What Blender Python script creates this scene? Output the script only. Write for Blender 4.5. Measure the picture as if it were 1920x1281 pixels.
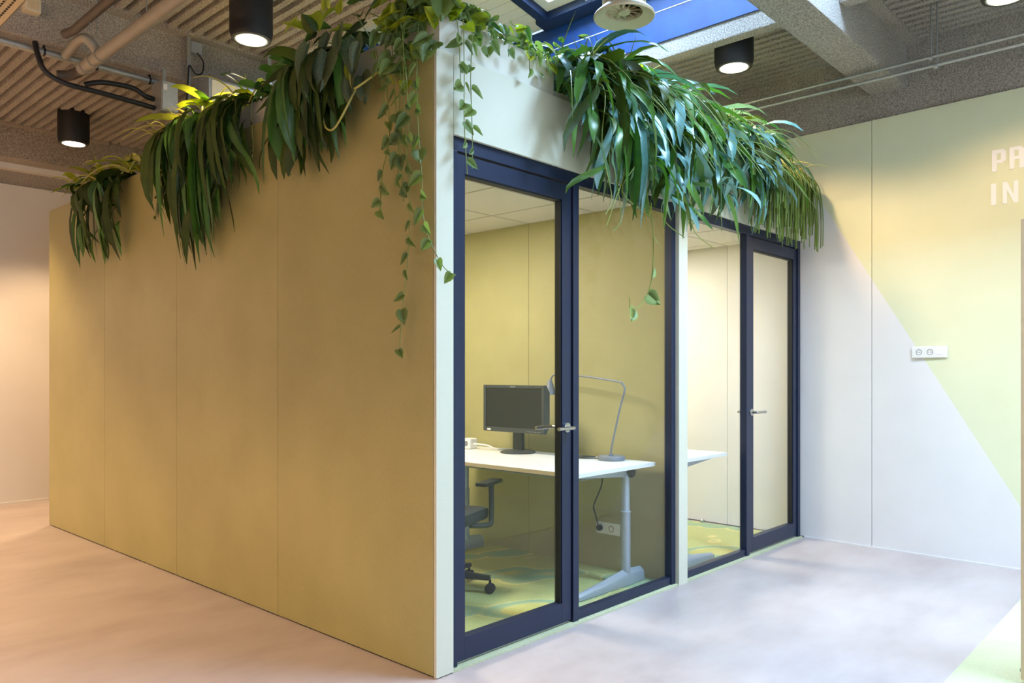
import bpy, bmesh, math, random
from mathutils import Vector, Matrix
S = bpy.context.scene
for o in list(bpy.data.objects): bpy.data.objects.remove(o)
COL = S.collection
rnd = random.Random(7)
PI = math.pi
# ------------------------------------------------------------------ camera
cam = bpy.data.objects.new('camera', bpy.data.cameras.new('camera')); COL.objects.link(cam)
cam.data.sensor_width = 36; cam.data.lens = 1459 / 1920 * 36
cam.data.shift_y = 58.5 / 1920; cam.data.clip_start = .05
cam.location = (-2.272, -2.543, 1.34)
cam.rotation_euler = (PI / 2, 0, math.radians(42.672 - 90))
S.camera = cam
# ------------------------------------------------------------------ world, daylight, exposure
W = bpy.data.worlds.new('world'); S.world = W; W.use_nodes = True
W.node_tree.nodes['Background'].inputs[0].default_value = (.62, .78, 1, 1)
W.node_tree.nodes['Background'].inputs[1].default_value = 1.0
S.view_settings.view_transform = 'Standard'; S.view_settings.look = 'None'
S.view_settings.gamma = 1; S.view_settings.use_curve_mapping = False
S.view_settings.exposure = 0.3
def area_light(name, loc, rot, sx, sy, power, col):
    l = bpy.data.lights.new(name, 'AREA'); l.shape = 'RECTANGLE'; l.size = sx; l.size_y = sy
    l.energy = power; l.color = col
    o = bpy.data.objects.new(name, l); COL.objects.link(o); o.location = loc; o.rotation_euler = rot
    return o
DAY = (.47, .69, 1)
# daylight standing over the two roof windows, outside the glass
area_light('roof_daylight', (1.86, .55, 4.75), (0, math.radians(10), 0), 1.2, 1.8, 250, DAY)
area_light('roof_daylight', (1.86, -2.5, 4.75), (0, math.radians(10), 0), 1.2, 2.9, 530, DAY)
# fill light behind the camera, added at an invented window band
area_light('window_daylight', (-1.0, -6.9, 1.9), (math.radians(90), 0, 0), 8.5, 2.2, 190, (.66, .8, 1))
WARM = (1, .65, .35)
SPOT_W = 200

# ------------------------------------------------------------------ materials
def lin(c):
    if isinstance(c, str):
        c = [int(c[i:i + 2], 16) / 255 for i in (0, 2, 4)]
        c = [x / 12.92 if x <= .04045 else ((x + .055) / 1.055) ** 2.4 for x in c]
    return (c[0], c[1], c[2], 1)
class M:
    def __init__(s, name):
        s.m = bpy.data.materials.new(name); s.m.use_nodes = True
        s.t = s.m.node_tree; s.N = s.t.nodes; s.b = s.N['Principled BSDF']; s.o = s.N['Material Output']
    def n(s, typ, **kw):
        x = s.N.new(typ)
        for k, v in kw.items():
            if k in x.inputs: x.inputs[k].default_value = v
            else: setattr(x, k, v)
        return x
    def l(s, a, b): s.t.links.new(a, b)
    def coord(s, scale=(1, 1, 1)):
        tc = s.n('ShaderNodeTexCoord'); mp = s.n('ShaderNodeMapping'); mp.inputs['Scale'].default_value = scale
        s.l(tc.outputs['Object'], mp.inputs[0]); return mp.outputs[0]
    def noise(s, vec, scale, detail=4, rough=.55):
        x = s.n('ShaderNodeTexNoise', Scale=scale, Detail=detail, Roughness=rough); s.l(vec, x.inputs['Vector']); return x.outputs['Fac']
    def ramp(s, fac, stops):
        r = s.n('ShaderNodeValToRGB'); e = r.color_ramp.elements
        while len(e) < len(stops): e.new(.5)
        for q, (p, c) in zip(e, stops): q.position = p; q.color = lin(c)
        s.l(fac, r.inputs[0]); return r.outputs[0]
    def bump(s, h, strength, dist=.01):
        b = s.n('ShaderNodeBump', Strength=strength, Distance=dist); s.l(h, b.inputs['Height']); s.l(b.outputs[0], s.b.inputs['Normal'])
    def set(s, **kw):
        for k, v in kw.items(): s.b.inputs[k.replace('_', ' ')].default_value = v
        return s
def plain(name, col, rough=.5, metal=0, var=.06, scale=30, bump=0):
    m = M(name); c = lin(col); v = m.coord(); f = m.noise(v, scale)
    a = [x * (1 - var) for x in c[:3]]; b = [min(1, x * (1 + var)) for x in c[:3]]
    m.l(m.ramp(f, [(.3, a), (.7, b)]), m.b.inputs['Base Color'])
    m.set(Roughness=rough, Metallic=metal)
    if bump: m.bump(f, bump)
    return m.m
def panel_mat(name, c1, c2, rough=.42):
    m = M(name); v = m.coord(); fine = m.noise(v, 420, 2); fib = m.noise(m.coord((60, 60, 14)), 3, 3); big = m.noise(v, 2.2, 3)
    mx = m.n('ShaderNodeMath', operation='MULTIPLY_ADD'); m.l(fib, mx.inputs[0]); mx.inputs[1].default_value = .2; m.l(fine, mx.inputs[2])
    m2 = m.n('ShaderNodeMath', operation='MULTIPLY_ADD'); m.l(big, m2.inputs[0]); m2.inputs[1].default_value = .3; m.l(mx.outputs[0], m2.inputs[2])
    m.l(m.ramp(m2.outputs[0], [(.56, c1), (.9, c2)]), m.b.inputs['Base Color'])
    m.set(Roughness=rough); m.bump(fine, .05, .002); return m.m
def spray_mat():
    m = M('sprayed_acoustic_plaster'); v = m.coord(); f = m.noise(v, 95, 5, .7); g = m.noise(v, 240, 3, .6); b = m.noise(v, 1.3, 3)
    mx = m.n('ShaderNodeMath', operation='MULTIPLY_ADD'); m.l(b, mx.inputs[0]); mx.inputs[1].default_value = .25; m.l(f, mx.inputs[2])
    m.l(m.ramp(mx.outputs[0], [(.46, '91857b'), (.6, 'c6bbb0'), (.76, 'ece4d9')]), m.b.inputs['Base Color'])
    ad = m.n('ShaderNodeMath', operation='ADD'); m.l(f, ad.inputs[0]); m.l(g, ad.inputs[1])
    m.set(Roughness=.95); m.bump(ad.outputs[0], 1, .02); return m.m
def floor_mat():
    m = M('screed_floor'); v = m.coord((.7, 1.6, 1)); f = m.noise(v, 1.6, 7, .62); g = m.noise(m.coord(), 9, 5, .7)
    mx = m.n('ShaderNodeMath', operation='MULTIPLY_ADD'); m.l(g, mx.inputs[0]); mx.inputs[1].default_value = .3; m.l(f, mx.inputs[2])
    m.l(m.ramp(mx.outputs[0], [(.42, 'a09390'), (.62, 'aea29f'), (.85, 'b9aeab')]), m.b.inputs['Base Color'])
    r = m.n('ShaderNodeMapRange'); m.l(g, r.inputs[0]); r.inputs[3].default_value = .3; r.inputs[4].default_value = .5
    m.l(r.outputs[0], m.b.inputs['Roughness']); m.bump(g, .03, .003); return m.m
def carpet_mat(name, pattern):
    m = M(name); v = m.coord(); f = m.noise(v, 260, 2); 
    if pattern:
        w = m.n('ShaderNodeTexWave', Scale=.55, Distortion=5.5, Detail=1.2); w.bands_direction = 'DIAGONAL'; m.l(v, w.inputs['Vector'])
        vo = m.n('ShaderNodeTexVoronoi', Scale=1.9); m.l(m.coord((1, 1.7, 1)), vo.inputs['Vector'])
        mx = m.n('ShaderNodeMath', operation='MULTIPLY_ADD'); m.l(w.outputs['Fac'], mx.inputs[0]); mx.inputs[1].default_value = .6; m.l(vo.outputs['Distance'], mx.inputs[2])
        base = m.ramp(mx.outputs[0], [(.15, 'bfb968'), (.4, 'c9c274'), (.44, 'acb886'), (.6, '8fae8c'), (.72, 'a9b886'), (.76, 'ddd18a'), (.8, 'b9bc78')])
    else:
        base = m.ramp(m.noise(v, 3, 4), [(.3, 'c4c8a2'), (.7, 'd0d3b0')])
    mi = m.n('ShaderNodeMix', data_type='RGBA', blend_type='MULTIPLY'); mi.inputs[0].default_value = 1
    m.l(base, mi.inputs[6]); m.l(m.ramp(f, [(.3, (.72, .72, .68)), (.65, (1, 1, 1))]), mi.inputs[7])
    m.l(mi.outputs[2], m.b.inputs['Base Color']); m.set(Roughness=.95); m.bump(f, .6, .006); return m.m
def wall_mat():       # white emulsion with a pale green field cut along a slanting straight edge
    m = M('painted_wall'); tc = m.n('ShaderNodeTexCoord'); sp = m.n('ShaderNodeSeparateXYZ'); m.l(tc.outputs['Object'], sp.inputs[0])
    a = m.n('ShaderNodeMath', operation='MULTIPLY_ADD'); m.l(sp.outputs[1], a.inputs[0]); a.inputs[1].default_value = -1.67; m.l(sp.outputs[2], a.inputs[2])
    g = m.n('ShaderNodeMath', operation='GREATER_THAN'); m.l(a.outputs[0], g.inputs[0]); g.inputs[1].default_value = 1.572 + 1.67 * .822
    f = m.noise(tc.outputs['Object'], 2, 4)
    wh = m.ramp(f, [(.3, 'd9d7d6'), (.7, 'e0dedd')]); gr = m.ramp(f, [(.3, 'd3d6b4'), (.7, 'd9dbbb')])
    mi = m.n('ShaderNodeMix', data_type='RGBA'); m.l(g.outputs[0], mi.inputs[0]); m.l(wh, mi.inputs[6]); m.l(gr, mi.inputs[7])
    m.l(mi.outputs[2], m.b.inputs['Base Color']); m.set(Roughness=.55); return m.m
def glass_mat():
    m = M('clear_glass'); m.N.remove(m.b)
    t = m.n('ShaderNodeBsdfTransparent', Color=(.97, .985, .98, 1)); g = m.n('ShaderNodeBsdfGlossy', Roughness=.0)
    g.inputs['Color'].default_value = (1, 1, 1, 1)
    lw = m.n('ShaderNodeLayerWeight', Blend=.5); pw = m.n('ShaderNodeMath', operation='POWER'); m.l(lw.outputs['Facing'], pw.inputs[0]); pw.inputs[1].default_value = 5
    fr = m.n('ShaderNodeMath', operation='MULTIPLY_ADD'); m.l(pw.outputs[0], fr.inputs[0]); fr.inputs[1].default_value = .9; fr.inputs[2].default_value = .016
    x = m.n('ShaderNodeMixShader')
    m.l(fr.outputs[0], x.inputs[0]); m.l(t.outputs[0], x.inputs[1]); m.l(g.outputs[0], x.inputs[2]); m.l(x.outputs[0], m.o.inputs[0]); return m.m
def leaf_mat(name, c1, c2, vein=None, rough=.38, trans=.3):
    m = M(name); oi = m.n('ShaderNodeObjectInfo'); v = m.coord(); f = m.noise(v, 14, 3)
    ad = m.n('ShaderNodeMath', operation='MULTIPLY_ADD'); m.l(oi.outputs['Random'], ad.inputs[0]); ad.inputs[1].default_value = .6
    mu = m.n('ShaderNodeMath', operation='MULTIPLY'); m.l(f, mu.inputs[0]); mu.inputs[1].default_value = .5; m.l(mu.outputs[0], ad.inputs[2])
    c = m.ramp(ad.outputs[0], [(.2, c1), (.85, c2)])
    if vein:
        n2 = m.noise(v, 110, 2); mi = m.n('ShaderNodeMix', data_type='RGBA'); m.l(m.ramp(n2, [(.5, (0, 0, 0)), (.58, (.75, .75, .75))]), mi.inputs[0])
        m.l(c, mi.inputs[6]); mi.inputs[7].default_value = lin(vein); c = mi.outputs[2]
    m.l(c, m.b.inputs['Base Color']); m.set(Roughness=rough)
    t = m.n('ShaderNodeBsdfTranslucent'); h = m.n('ShaderNodeMix', data_type='RGBA', blend_type='MULTIPLY'); h.inputs[0].default_value = 1
    m.l(c, h.inputs[6]); h.inputs[7].default_value = (1.3, 1.4, .5, 1); m.l(h.outputs[2], t.inputs[0])
    x = m.n('ShaderNodeMixShader'); x.inputs[0].default_value = trans; m.l(m.b.outputs[0], x.inputs[1]); m.l(t.outputs[0], x.inputs[2]); m.l(x.outputs[0], m.o.inputs[0]); return m.m
def emit(name, col, s):
    m = M(name); m.b.inputs['Emission Color'].default_value = lin(col); m.b.inputs['Emission Strength'].default_value = s; return m.m
def wood_mat():
    m = M('oak_veneer'); f = m.noise(m.coord((40, 40, 1.5)), 2, 5)
    m.l(m.ramp(f, [(.3, 'a9803f'), (.7, 'c79f58')]), m.b.inputs['Base Color']); m.set(Roughness=.5); return m.m
MAT = dict(
    panel=panel_mat('olive_fibreboard', '96905a', 'b5ae78', .36), front=panel_mat('pale_fibreboard_front', 'c6c5b2', 'd3d2c0', .5), panel_in=panel_mat('olive_fibreboard_inside', '958e60', 'b0a877', .6),  # front: blue daylight on the olive board put into a paler colour
    spray=spray_mat(), floor=floor_mat(), carpet=carpet_mat('pod_carpet', True), rug=carpet_mat('pale_green_carpet', False),
    wall=wall_mat(), white=plain('white_paint', 'd9d7d6', .6, 0, .02, 3), planter=plain('white_laminate', 'dcd8cc', .45, 0, .02, 5),
    glass=glass_mat(), frame=plain('blue_black_aluminium', '1e2842', .38, .25, .06, 40), gasket=plain('black_rubber', '101114', .6),
    blue=plain('blue_stained_boards', '173f7c', .45, 0, .28, 5), bluedark=plain('dark_blue_paint', '1b2b4c', .4, 0, .1, 8),
    steel=plain('brushed_steel', 'b9b7b2', .28, 1, .05, 90), zinc=plain('galvanised_steel', 'a8aba9', .45, .7, .08, 25),
    greypipe=plain('grey_plastic_pipe', '8f897d', .45, 0, .05, 12), darkpipe=plain('dark_pipe', '4a4038', .5), black=plain('black_plastic', '17181b', .45),
    lampblack=plain('black_powder_coat', '17171a', .55, 0, .04, 60), cream=plain('cream_enamel', 'cfc2a6', .4, 0, .03, 10),
    desk=plain('white_desk_laminate', 'dfdcd8', .35, 0, .015, 6), edge=plain('pale_edge_band', 'c9b79a', .5), greymetal=plain('silver_grey_powder_coat', 'a3abb6', .38, .35, .04, 60),
    lampgrey=plain('grey_lacquer', '777c88', .4, .2, .04, 50), screen=plain('black_screen', '0a0a0a', .5), bezel=plain('charcoal_bezel', '34373a', .45),
    plug=plain('white_plastic', 'e2e0dc', .4, 0, .02, 20), tile=plain('ceiling_tile_white', 'd8d2ca', .85, 0, .02, 160), tbar=plain('ceiling_grid_grey', 'a8a198', .6),
    fabric=plain('black_mesh_fabric', '1b1c20', .8, 0, .2, 200), lettering=plain('white_lettering', 'eceae8', .6, 0, .01), soil=plain('dark_soil', '2b2119', .95, 0, .3, 60, .5),
    wood=wood_mat(), tray=plain('cream_tray_steel', 'c8b693', .45, .1), hole=plain('dark_slot', '1a1714', .9),
    glow=emit('warm_lamp_glow', (1, .86, .62), 9), led=emit('led_panel_glow', (1, .9, .74), 3),
    leafdark=leaf_mat('dark_strap_leaf', '24350d', '4a5e1b', None, .45, .25), leafmid=leaf_mat('green_strap_leaf', '2c5527', '5c8a3c', None, .3, .25),
    leafblue=leaf_mat('glaucous_strap_leaf', '3f7068', '86b0b0', None, .3, .15), pothos=leaf_mat('mottled_heart_leaf', '42602c', '7f9a50', 'a9ba98', .4, .42),  # first leaf: blue skylight highlights put into its colour
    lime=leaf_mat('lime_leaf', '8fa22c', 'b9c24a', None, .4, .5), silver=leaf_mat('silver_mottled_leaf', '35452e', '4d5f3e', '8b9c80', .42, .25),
    stem=leaf_mat('green_stem', '5f7430', '8f9c52', None, .5, .1), reed=leaf_mat('reed_stem', '33491a', '6d8233', None, .45, .2), straw=leaf_mat('pale_shoot', 'bdb85a', 'e0dc9c', None, .5, .4))

# ------------------------------------------------------------------ geometry helpers (world coordinates in)
class G:
    def __init__(s): s.v = []; s.f = []
    def add(s, v, f):
        k = len(s.v); s.v += [Vector(p) for p in v]; s.f += [tuple(i + k for i in q) for q in f]; return s
    def box(s, x0, x1, y0, y1, z0, z1):
        return s.add([(x, y, z) for x in (x0, x1) for y in (y0, y1) for z in (z0, z1)],
                     [(0, 1, 3, 2), (4, 6, 7, 5), (0, 4, 5, 1), (2, 3, 7, 6), (0, 2, 6, 4), (1, 5, 7, 3)])
    def prism(s, poly, axis, a, b):       # poly in the two other axes, extruded a..b along axis
        def mk(p, t): q = list(p); q.insert(axis, t); return q
        n = len(poly)
        return s.add([mk(p, a) for p in poly] + [mk(p, b) for p in poly],
                     [tuple(range(n))[::-1], tuple(range(n, 2 * n))] + [(i, (i + 1) % n, n + (i + 1) % n, n + i) for i in range(n)])
    def tube(s, pts, r, n=8, cap=True):
        P = [Vector(p) for p in pts]; R = r if isinstance(r, (list, tuple)) else [r] * len(P)
        d0 = (P[1] - P[0]).normalized(); u = d0.orthogonal().normalized(); vs = []; fs = []
        for i, p in enumerate(P):
            d = ((P[min(i + 1, len(P) - 1)] - P[max(i - 1, 0)])).normalized()
            u = (u - d * u.dot(d)).normalized(); w = d.cross(u)
            for k in range(n):
                a = 2 * PI * k / n; vs.append(p + (u * math.cos(a) + w * math.sin(a)) * R[i])
        for i in range(len(P) - 1):
            for k in range(n): fs.append((i * n + k, i * n + (k + 1) % n, (i + 1) * n + (k + 1) % n, (i + 1) * n + k))
        if cap: fs += [tuple(range(n))[::-1], tuple(range((len(P) - 1) * n, len(P) * n))]
        return s.add(vs, fs)
    def lathe(s, prof, c, n=32, axis='z'):
        vs = []; fs = []
        for r, h in prof:
            for k in range(n):
                a = 2 * PI * k / n; q = (r * math.cos(a), r * math.sin(a), h)
                if axis == 'y': q = (q[0], q[2], q[1])
                if axis == 'x': q = (q[2], q[0], q[1])
                vs.append(Vector(c) + Vector(q))
        for i in range(len(prof) - 1):
            for k in range(n): fs.append((i * n + k, i * n + (k + 1) % n, (i + 1) * n + (k + 1) % n, (i + 1) * n + k))
        return s.add(vs, fs)
def smooth_path(pts, n=6):
    P = [Vector(p) for p in pts]; out = []
    for i in range(len(P) - 1):
        a, b, c, d = P[max(i - 1, 0)], P[i], P[i + 1], P[min(i + 2, len(P) - 1)]
        for k in range(n):
            t = k / n; out.append(.5 * (2 * b + (c - a) * t + (2 * a - 5 * b + 4 * c - d) * t * t + (3 * b - a - 3 * c + d) * t ** 3))
    out.append(P[-1]); return out
def world_loc(p):
    v = Vector((0, 0, 0))
    while p: v = v + Vector(p.location); p = p.parent
    return v
def tag(o, label=None, cat=None, group=None, kind=None):
    for k, v in (('label', label), ('category', cat), ('group', group), ('kind', kind)):
        if v: o[k] = v
    return o
def empty(name, loc, label=None, cat=None, group=None, kind=None):
    o = bpy.data.objects.new(name, None); o.empty_display_size = .1; COL.objects.link(o); o.location = loc
    return tag(o, label, cat, group, kind)
def obj(name, g, mat, parent=None, bevel=0, smooth=False, origin=None):
    me = bpy.data.meshes.new(name)
    if parent is not None: off = world_loc(parent)
    elif origin is not None: off = Vector(origin)
    else:
        lo = [min(v[i] for v in g.v) for i in range(3)]; hi = [max(v[i] for v in g.v) for i in range(3)]
        off = Vector(((lo[0] + hi[0]) / 2, (lo[1] + hi[1]) / 2, lo[2]))
    me.from_pydata([v - off for v in g.v], [], g.f)
    bm = bmesh.new(); bm.from_mesh(me); bmesh.ops.recalc_face_normals(bm, faces=bm.faces)
    if bevel:
        es = [e for e in bm.edges if len(e.link_faces) == 2 and e.calc_face_angle(0) > .6]
        bmesh.ops.bevel(bm, geom=es, offset=bevel, segments=2, affect='EDGES', profile=.6)
    if smooth:
        for f in bm.faces: f.smooth = True
        for e in bm.edges:
            if len(e.link_faces) == 2 and e.calc_face_angle(0) > .7: e.smooth = False
    bm.to_mesh(me); bm.free()
    me.materials.append(MAT[mat] if isinstance(mat, str) else mat)
    o = bpy.data.objects.new(name, me); COL.objects.link(o)
    if parent is not None: o.parent = parent
    else: o.location = off
    return o
def bx(name, dims, mat, parent=None, bevel=0, **kw): return obj(name, G().box(*dims), mat, parent, bevel, **kw)

# ================================================================== SETTING
def wx(y): return 3.99 + .04 * y          # right-hand wall stands slightly off square
X0, Y0, Y1 = -7.0, -7.0, 6.6
tag(obj('floor', G().box(X0 - .1, 4.6, Y0 - .1, Y1 + .1, -.1, 0), 'floor', origin=(0, 0, 0)), kind='structure')
# right wall: concrete behind, painted panels in front with open joints
wr = obj('wall_right', G().add([(wx(y) + d, y, z) for y in (Y0, Y1) for d in (.012, .3) for z in (0, 4.0)],
         [(0, 1, 3, 2), (4, 6, 7, 5), (0, 4, 5, 1), (2, 3, 7, 6), (0, 2, 6, 4), (1, 5, 7, 3)]), 'spray', origin=(0, 0, 0)); tag(wr, kind='structure')
ys = [-6.9, -5.4, -4.18, -2.96, -1.75, -.533, .69, 1.91, 3.13, 4.35, 5.57, 6.58]
for a, b in zip(ys, ys[1:]):
    obj('wall_panel', G().add([(wx(y) + d, y, z) for y in (a + .002, b - .002) for d in (0, .012) for z in (.012, 3.268)],
        [(0, 1, 3, 2), (4, 6, 7, 5), (0, 4, 5, 1), (2, 3, 7, 6), (0, 2, 6, 4), (1, 5, 7, 3)]), 'wall', wr)
tag(obj('baseboard_right', G().add([(wx(y) + d, y, z) for y in (Y0, .0) for d in (-.006, .004) for z in (0, .012)],
    [(0, 1, 3, 2), (4, 6, 7, 5), (0, 4, 5, 1), (2, 3, 7, 6), (0, 2, 6, 4), (1, 5, 7, 3)]), 'white', origin=(0, 0, 0)), kind='structure')
wb = tag(bx('wall_back', (X0, 4.3, 6.62, 6.8, 0, 4.0), 'spray', origin=(0, 0, 0)), kind='structure')
bx('wall_lining', (X0, 4.2, 6.6, 6.62, 0, 3.26), 'white', wb)
tag(bx('baseboard_back', (X0, 4.2, 6.588, 6.6, 0, .02), 'white', origin=(0, 0, 0)), kind='structure')
tag(bx('wall_left', (X0 - .1, X0, Y0, Y1, 0, 4), 'white', origin=(0, 0, 0)), kind='structure')
tag(bx('wall_front', (X0, 4.2, Y0 - .1, Y0, 0, 4), 'white', origin=(0, 0, 0)), kind='structure')
wf = empty('window_3', (-1.0, -6.95, .75), kind='structure')  # unseen window band, added to frame the fill light
for d in ((-5.35, 3.35, .72, .8), (-5.35, 3.35, 3.0, 3.08)): bx('frame_rail', (d[0], d[1], -7.0, -6.85, d[2], d[3]), 'frame', wf, .004)
for i in range(6): bx('frame_mullion', (-5.35 + i * 1.725, -5.28 + i * 1.725, -7.0, -6.85, .8, 3.0), 'frame', wf, .004)
# ---- corrugated sprayed ceiling deck, beams, skylight opening
ZS, ZB = 3.78, 3.46
SX0, SX1 = .98, 2.6
def deck(g, xa, xb, ya, yb):
    prof = []; x = xa; p = .09
    while x < xb - .001:
        for dx, dz in ((0, 0), (.046, 0), (.056, .06), (.080, .06), (.09, 0)):
            if x + dx <= xb + .0001: prof.append((x + dx, ZS + dz))
        x += p
    n = len(prof); vs = []
    for y in (ya, yb): vs += [(a, y, b) for a, b in prof]
    g.add(vs, [(i, i + 1, n + i + 1, n + i) for i in range(n - 1)])
bays = [(Y0, -4.58), (-4.33, -.78), (-.52, 3.03), (3.28, 6.28)]
g = G()
for i, (a, b) in enumerate(bays):
    if i in (1, 2):
        deck(g, X0, SX0 - .08, a + .05, b - .09); deck(g, SX1 + .1, 4.4, a + .05, b - .09)
    else: deck(g, X0, 4.4, a + .05, b - .09)
ceil = tag(obj('ceiling', g, 'spray', origin=(0, 0, 0)), kind='structure')
md = ceil.modifiers.new('thick', 'SOLIDIFY'); md.thickness = -.06
for a, b in bays:                                     # plain sprayed margins along the beams
    for m0, m1 in ((a, a + .05), (b - .09, b)):
        for xa, xb in ((X0, SX0 - .08), (SX1 + .1, 4.4)):
            bx('deck_margin', (xa, xb, m0, m1, ZS - .012, ZS + .12), 'spray', ceil)
def rough_beam(name, dims, parent):
    x0, x1, y0, y1, z0, z1 = dims
    return bx(name, dims, 'spray', parent, .012)
for a, b in ((-4.58, -4.33), (-.78, -.52), (3.03, 3.28), (6.28, 6.62)):
    rough_beam('beam', (X0, 4.2, a, b, ZB, 4.05), ceil)
for a, b in ((-4.33, -.78), (-.52, 3.03)):
    rough_beam('skylight_kerb', (SX1, SX1 + .1, a, b, 3.61, 3.95), ceil)
    rough_beam('skylight_kerb', (SX0 - .08, SX0, a, b, 3.70, 4.45), ceil)
bx('roof_slab', (X0, SX0 - .02, Y0, Y1 + .2, 4.0, 4.1), 'spray', ceil); bx('roof_slab', (SX1 + .1, 4.4, Y0, Y1 + .2, 4.0, 4.1), 'spray', ceil)
bx('roof_slab', (SX0 - .02, SX1 + .1, 3.2, Y1 + .2, 4.0, 4.1), 'spray', ceil); bx('roof_slab', (SX0 - .02, SX1 + .1, Y0, -4.4, 4.0, 4.1), 'spray', ceil)
# pale strip stands in for the lit band atop the back wall
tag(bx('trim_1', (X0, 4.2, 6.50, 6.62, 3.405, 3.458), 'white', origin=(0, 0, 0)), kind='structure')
# skylight shafts: blue boards on the right side, sloping white boards with a roof window
def zr(x): return 4.13 + .178 * (2.6 - x)
def slope_box(g, xa, xb, ya, yb, lo, hi):
    return g.add([(x, y, zr(x) + d) for x in (xa, xb) for y in (ya, yb) for d in (lo, hi)],
                 [(0, 1, 3, 2), (4, 6, 7, 5), (0, 4, 5, 1), (2, 3, 7, 6), (0, 2, 6, 4), (1, 5, 7, 3)])
for si, (ya, yb, wa, wb_) in enumerate(((-.52, 3.03, -.42, 1.5), (-4.33, -.78, -3.95, -1.0))):
    sh = empty('trim_%d' % (si + 2), (1.8, (ya + yb) / 2, 3.6), kind='structure')
    z = 3.62
    for h in (.335, .17, .12):
        bx('blue_board', (SX1 - .012, SX1 + .1, ya, yb, z + .11 if z < 3.7 else z, min(z + h - .003, 4.14) ), 'blue', sh); z += h
    bx('bead', (SX1 - .015, SX1 - .012, ya, yb, 3.950, 3.956), 'planter', sh); x = SX0  # pale strip stands in for light caught along the board groove
    wxa, wxb = 1.25, 2.46
    while x < SX1 - .01:
        x2 = min(x + .1, SX1)
        for a, b in (((ya, wa), (wb_, yb)) if wxa - .05 < x < wxb else ((ya, yb),)):
            obj('sloping_board', slope_box(G(), x, x2 - .004, a, b, .03, .06), 'bluedark' if x >= wxb - .02 and False else 'planter', sh)
        x += .1
    for a, b in ((ya - .02, ya), (yb, yb + .02)):
        bx('shaft_end_board', (SX0, SX1, a - .01, b + .01, 3.95, 4.5), 'blue', sh)
    w = empty('window_%d' % (si + 1), ((wxa + wxb) / 2, (wa + wb_) / 2, zr(1.85)), kind='structure')
    for (a, b, c, d) in ((wxa - .1, wxa, wa - .06, wb_ + .06), (wxb, wxb + .12, wa - .06, wb_ + .06), (wxa, wxb, wa - .06, wa), (wxa, wxb, wb_ - .06, wb_ + .02)):
        obj('reveal', slope_box(G(), a, b, c, d, -.012, .16), 'bluedark', w)
    for (a, b, c, d) in ((wxa, wxa + .09, wa, wb_ - .06), (wxb - .09, wxb, wa, wb_ - .06), (wxa + .09, wxb - .09, wa, wa + .09), (wxa + .09, wxb - .09, wb_ - .15, wb_ - .06)):
        obj('sash', slope_box(G(), a, b, c, d, .05, .11), 'planter', w, .006)
    obj('pane', slope_box(G(), wxa + .08, wxb - .08, wa + .08, wb_ - .14, .085, .091), 'glass', w)
    obj('catch', slope_box(G(), wxb - .03, wxb + .01, wb_ - .5, wb_ - .46, -.01, .05), 'steel', w, .004)

# ================================================================== MEETING POD
pod = empty('meeting_pod', (0, 0, 0), 'olive fibreboard meeting pod with two glazed rooms and plants along its roof edge', 'pod')
Hp = 2.76
for a, b in ((.021, 1.3), (1.303, 2.552), (2.555, 3.803), (3.806, 5.085)):
    bx('side_panel', (0, .018, a, b, .008, Hp), 'panel', pod, .0015)
bx('wall_core', (.018, .1, .03, 5.08, 0, Hp - .02), 'panel_in', pod)
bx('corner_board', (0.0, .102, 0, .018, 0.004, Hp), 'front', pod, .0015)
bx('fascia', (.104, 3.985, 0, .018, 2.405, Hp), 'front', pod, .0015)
bx('fascia_backing', (.1, 3.98, .018, .1, 2.41, Hp - .02), 'panel_in', pod)
bx('back_panel', (.018, 4.1, 5.0, 5.085, .008, Hp), 'panel', pod, .0015)
bx('roof_deck', (.1, 3.98, .1, 5.0, 2.56, 2.6), 'panel_in', pod)
bx('partition_core', (2.056, 2.124, .05, 5.0, 0, 2.56), 'panel_in', pod)
for xa, xb in ((2.05, 2.056), (2.124, 2.13)):
    for a, b in ((.06, 1.272), (1.275, 2.55)): bx('partition_panel', (xa, xb, a, b, .01, 2.5), 'panel_in', pod)
for a, b in ((.06, 1.272), (1.275, 2.55)): bx('partition_panel', (.1, .106, a, b, .01, 2.5), 'panel_in', pod)
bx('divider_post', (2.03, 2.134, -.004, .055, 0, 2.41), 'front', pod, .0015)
bx('rear_partition', (.106, 2.05, 2.55, 2.6, 0, 2.56), 'panel_in', pod); bx('rear_partition', (2.13, 4.05, 2.55, 2.6, 0, 2.56), 'panel_in', pod)
for xa, xb in ((.1, 2.05), (2.13, 3.97)):
    bx('carpet', (xa, xb, .08, 2.55, .0005, .010), 'carpet', pod); bx('threshold', (xa, xb, .002, .08, .0005, .011), 'rug', pod)
    cg = bx('ceiling_grid', (xa + .006, xb, .06, 2.55, 2.4475, 2.462), 'tbar', pod)
    y = .07
    while y < 2.5:
        x = xa - .24 if xa < 1 else 2.13 - .1
        while x < xb:
            a, b, c, d = max(x + .011, xa + .01), min(x + .589, xb - .002), y + .011, min(y + .589, 2.545)
            if b - a > .02:
                led = abs(y - 1.27) < .01 and (abs(x - .46) < .01 or abs(x - 2.63) < .01)
                bx('ceiling_tile', (a, b, c, d, 2.444, 2.455), 'led' if led else 'tile', cg, .002 if not led else 0)
                if led:
                    area_light('panel_light', ((a + b) / 2, (c + d) / 2, 2.438), (0, 0, 0), .55, .55, 52, (1, .9, .74)).parent = None
            x += .6
        y += .6
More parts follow.
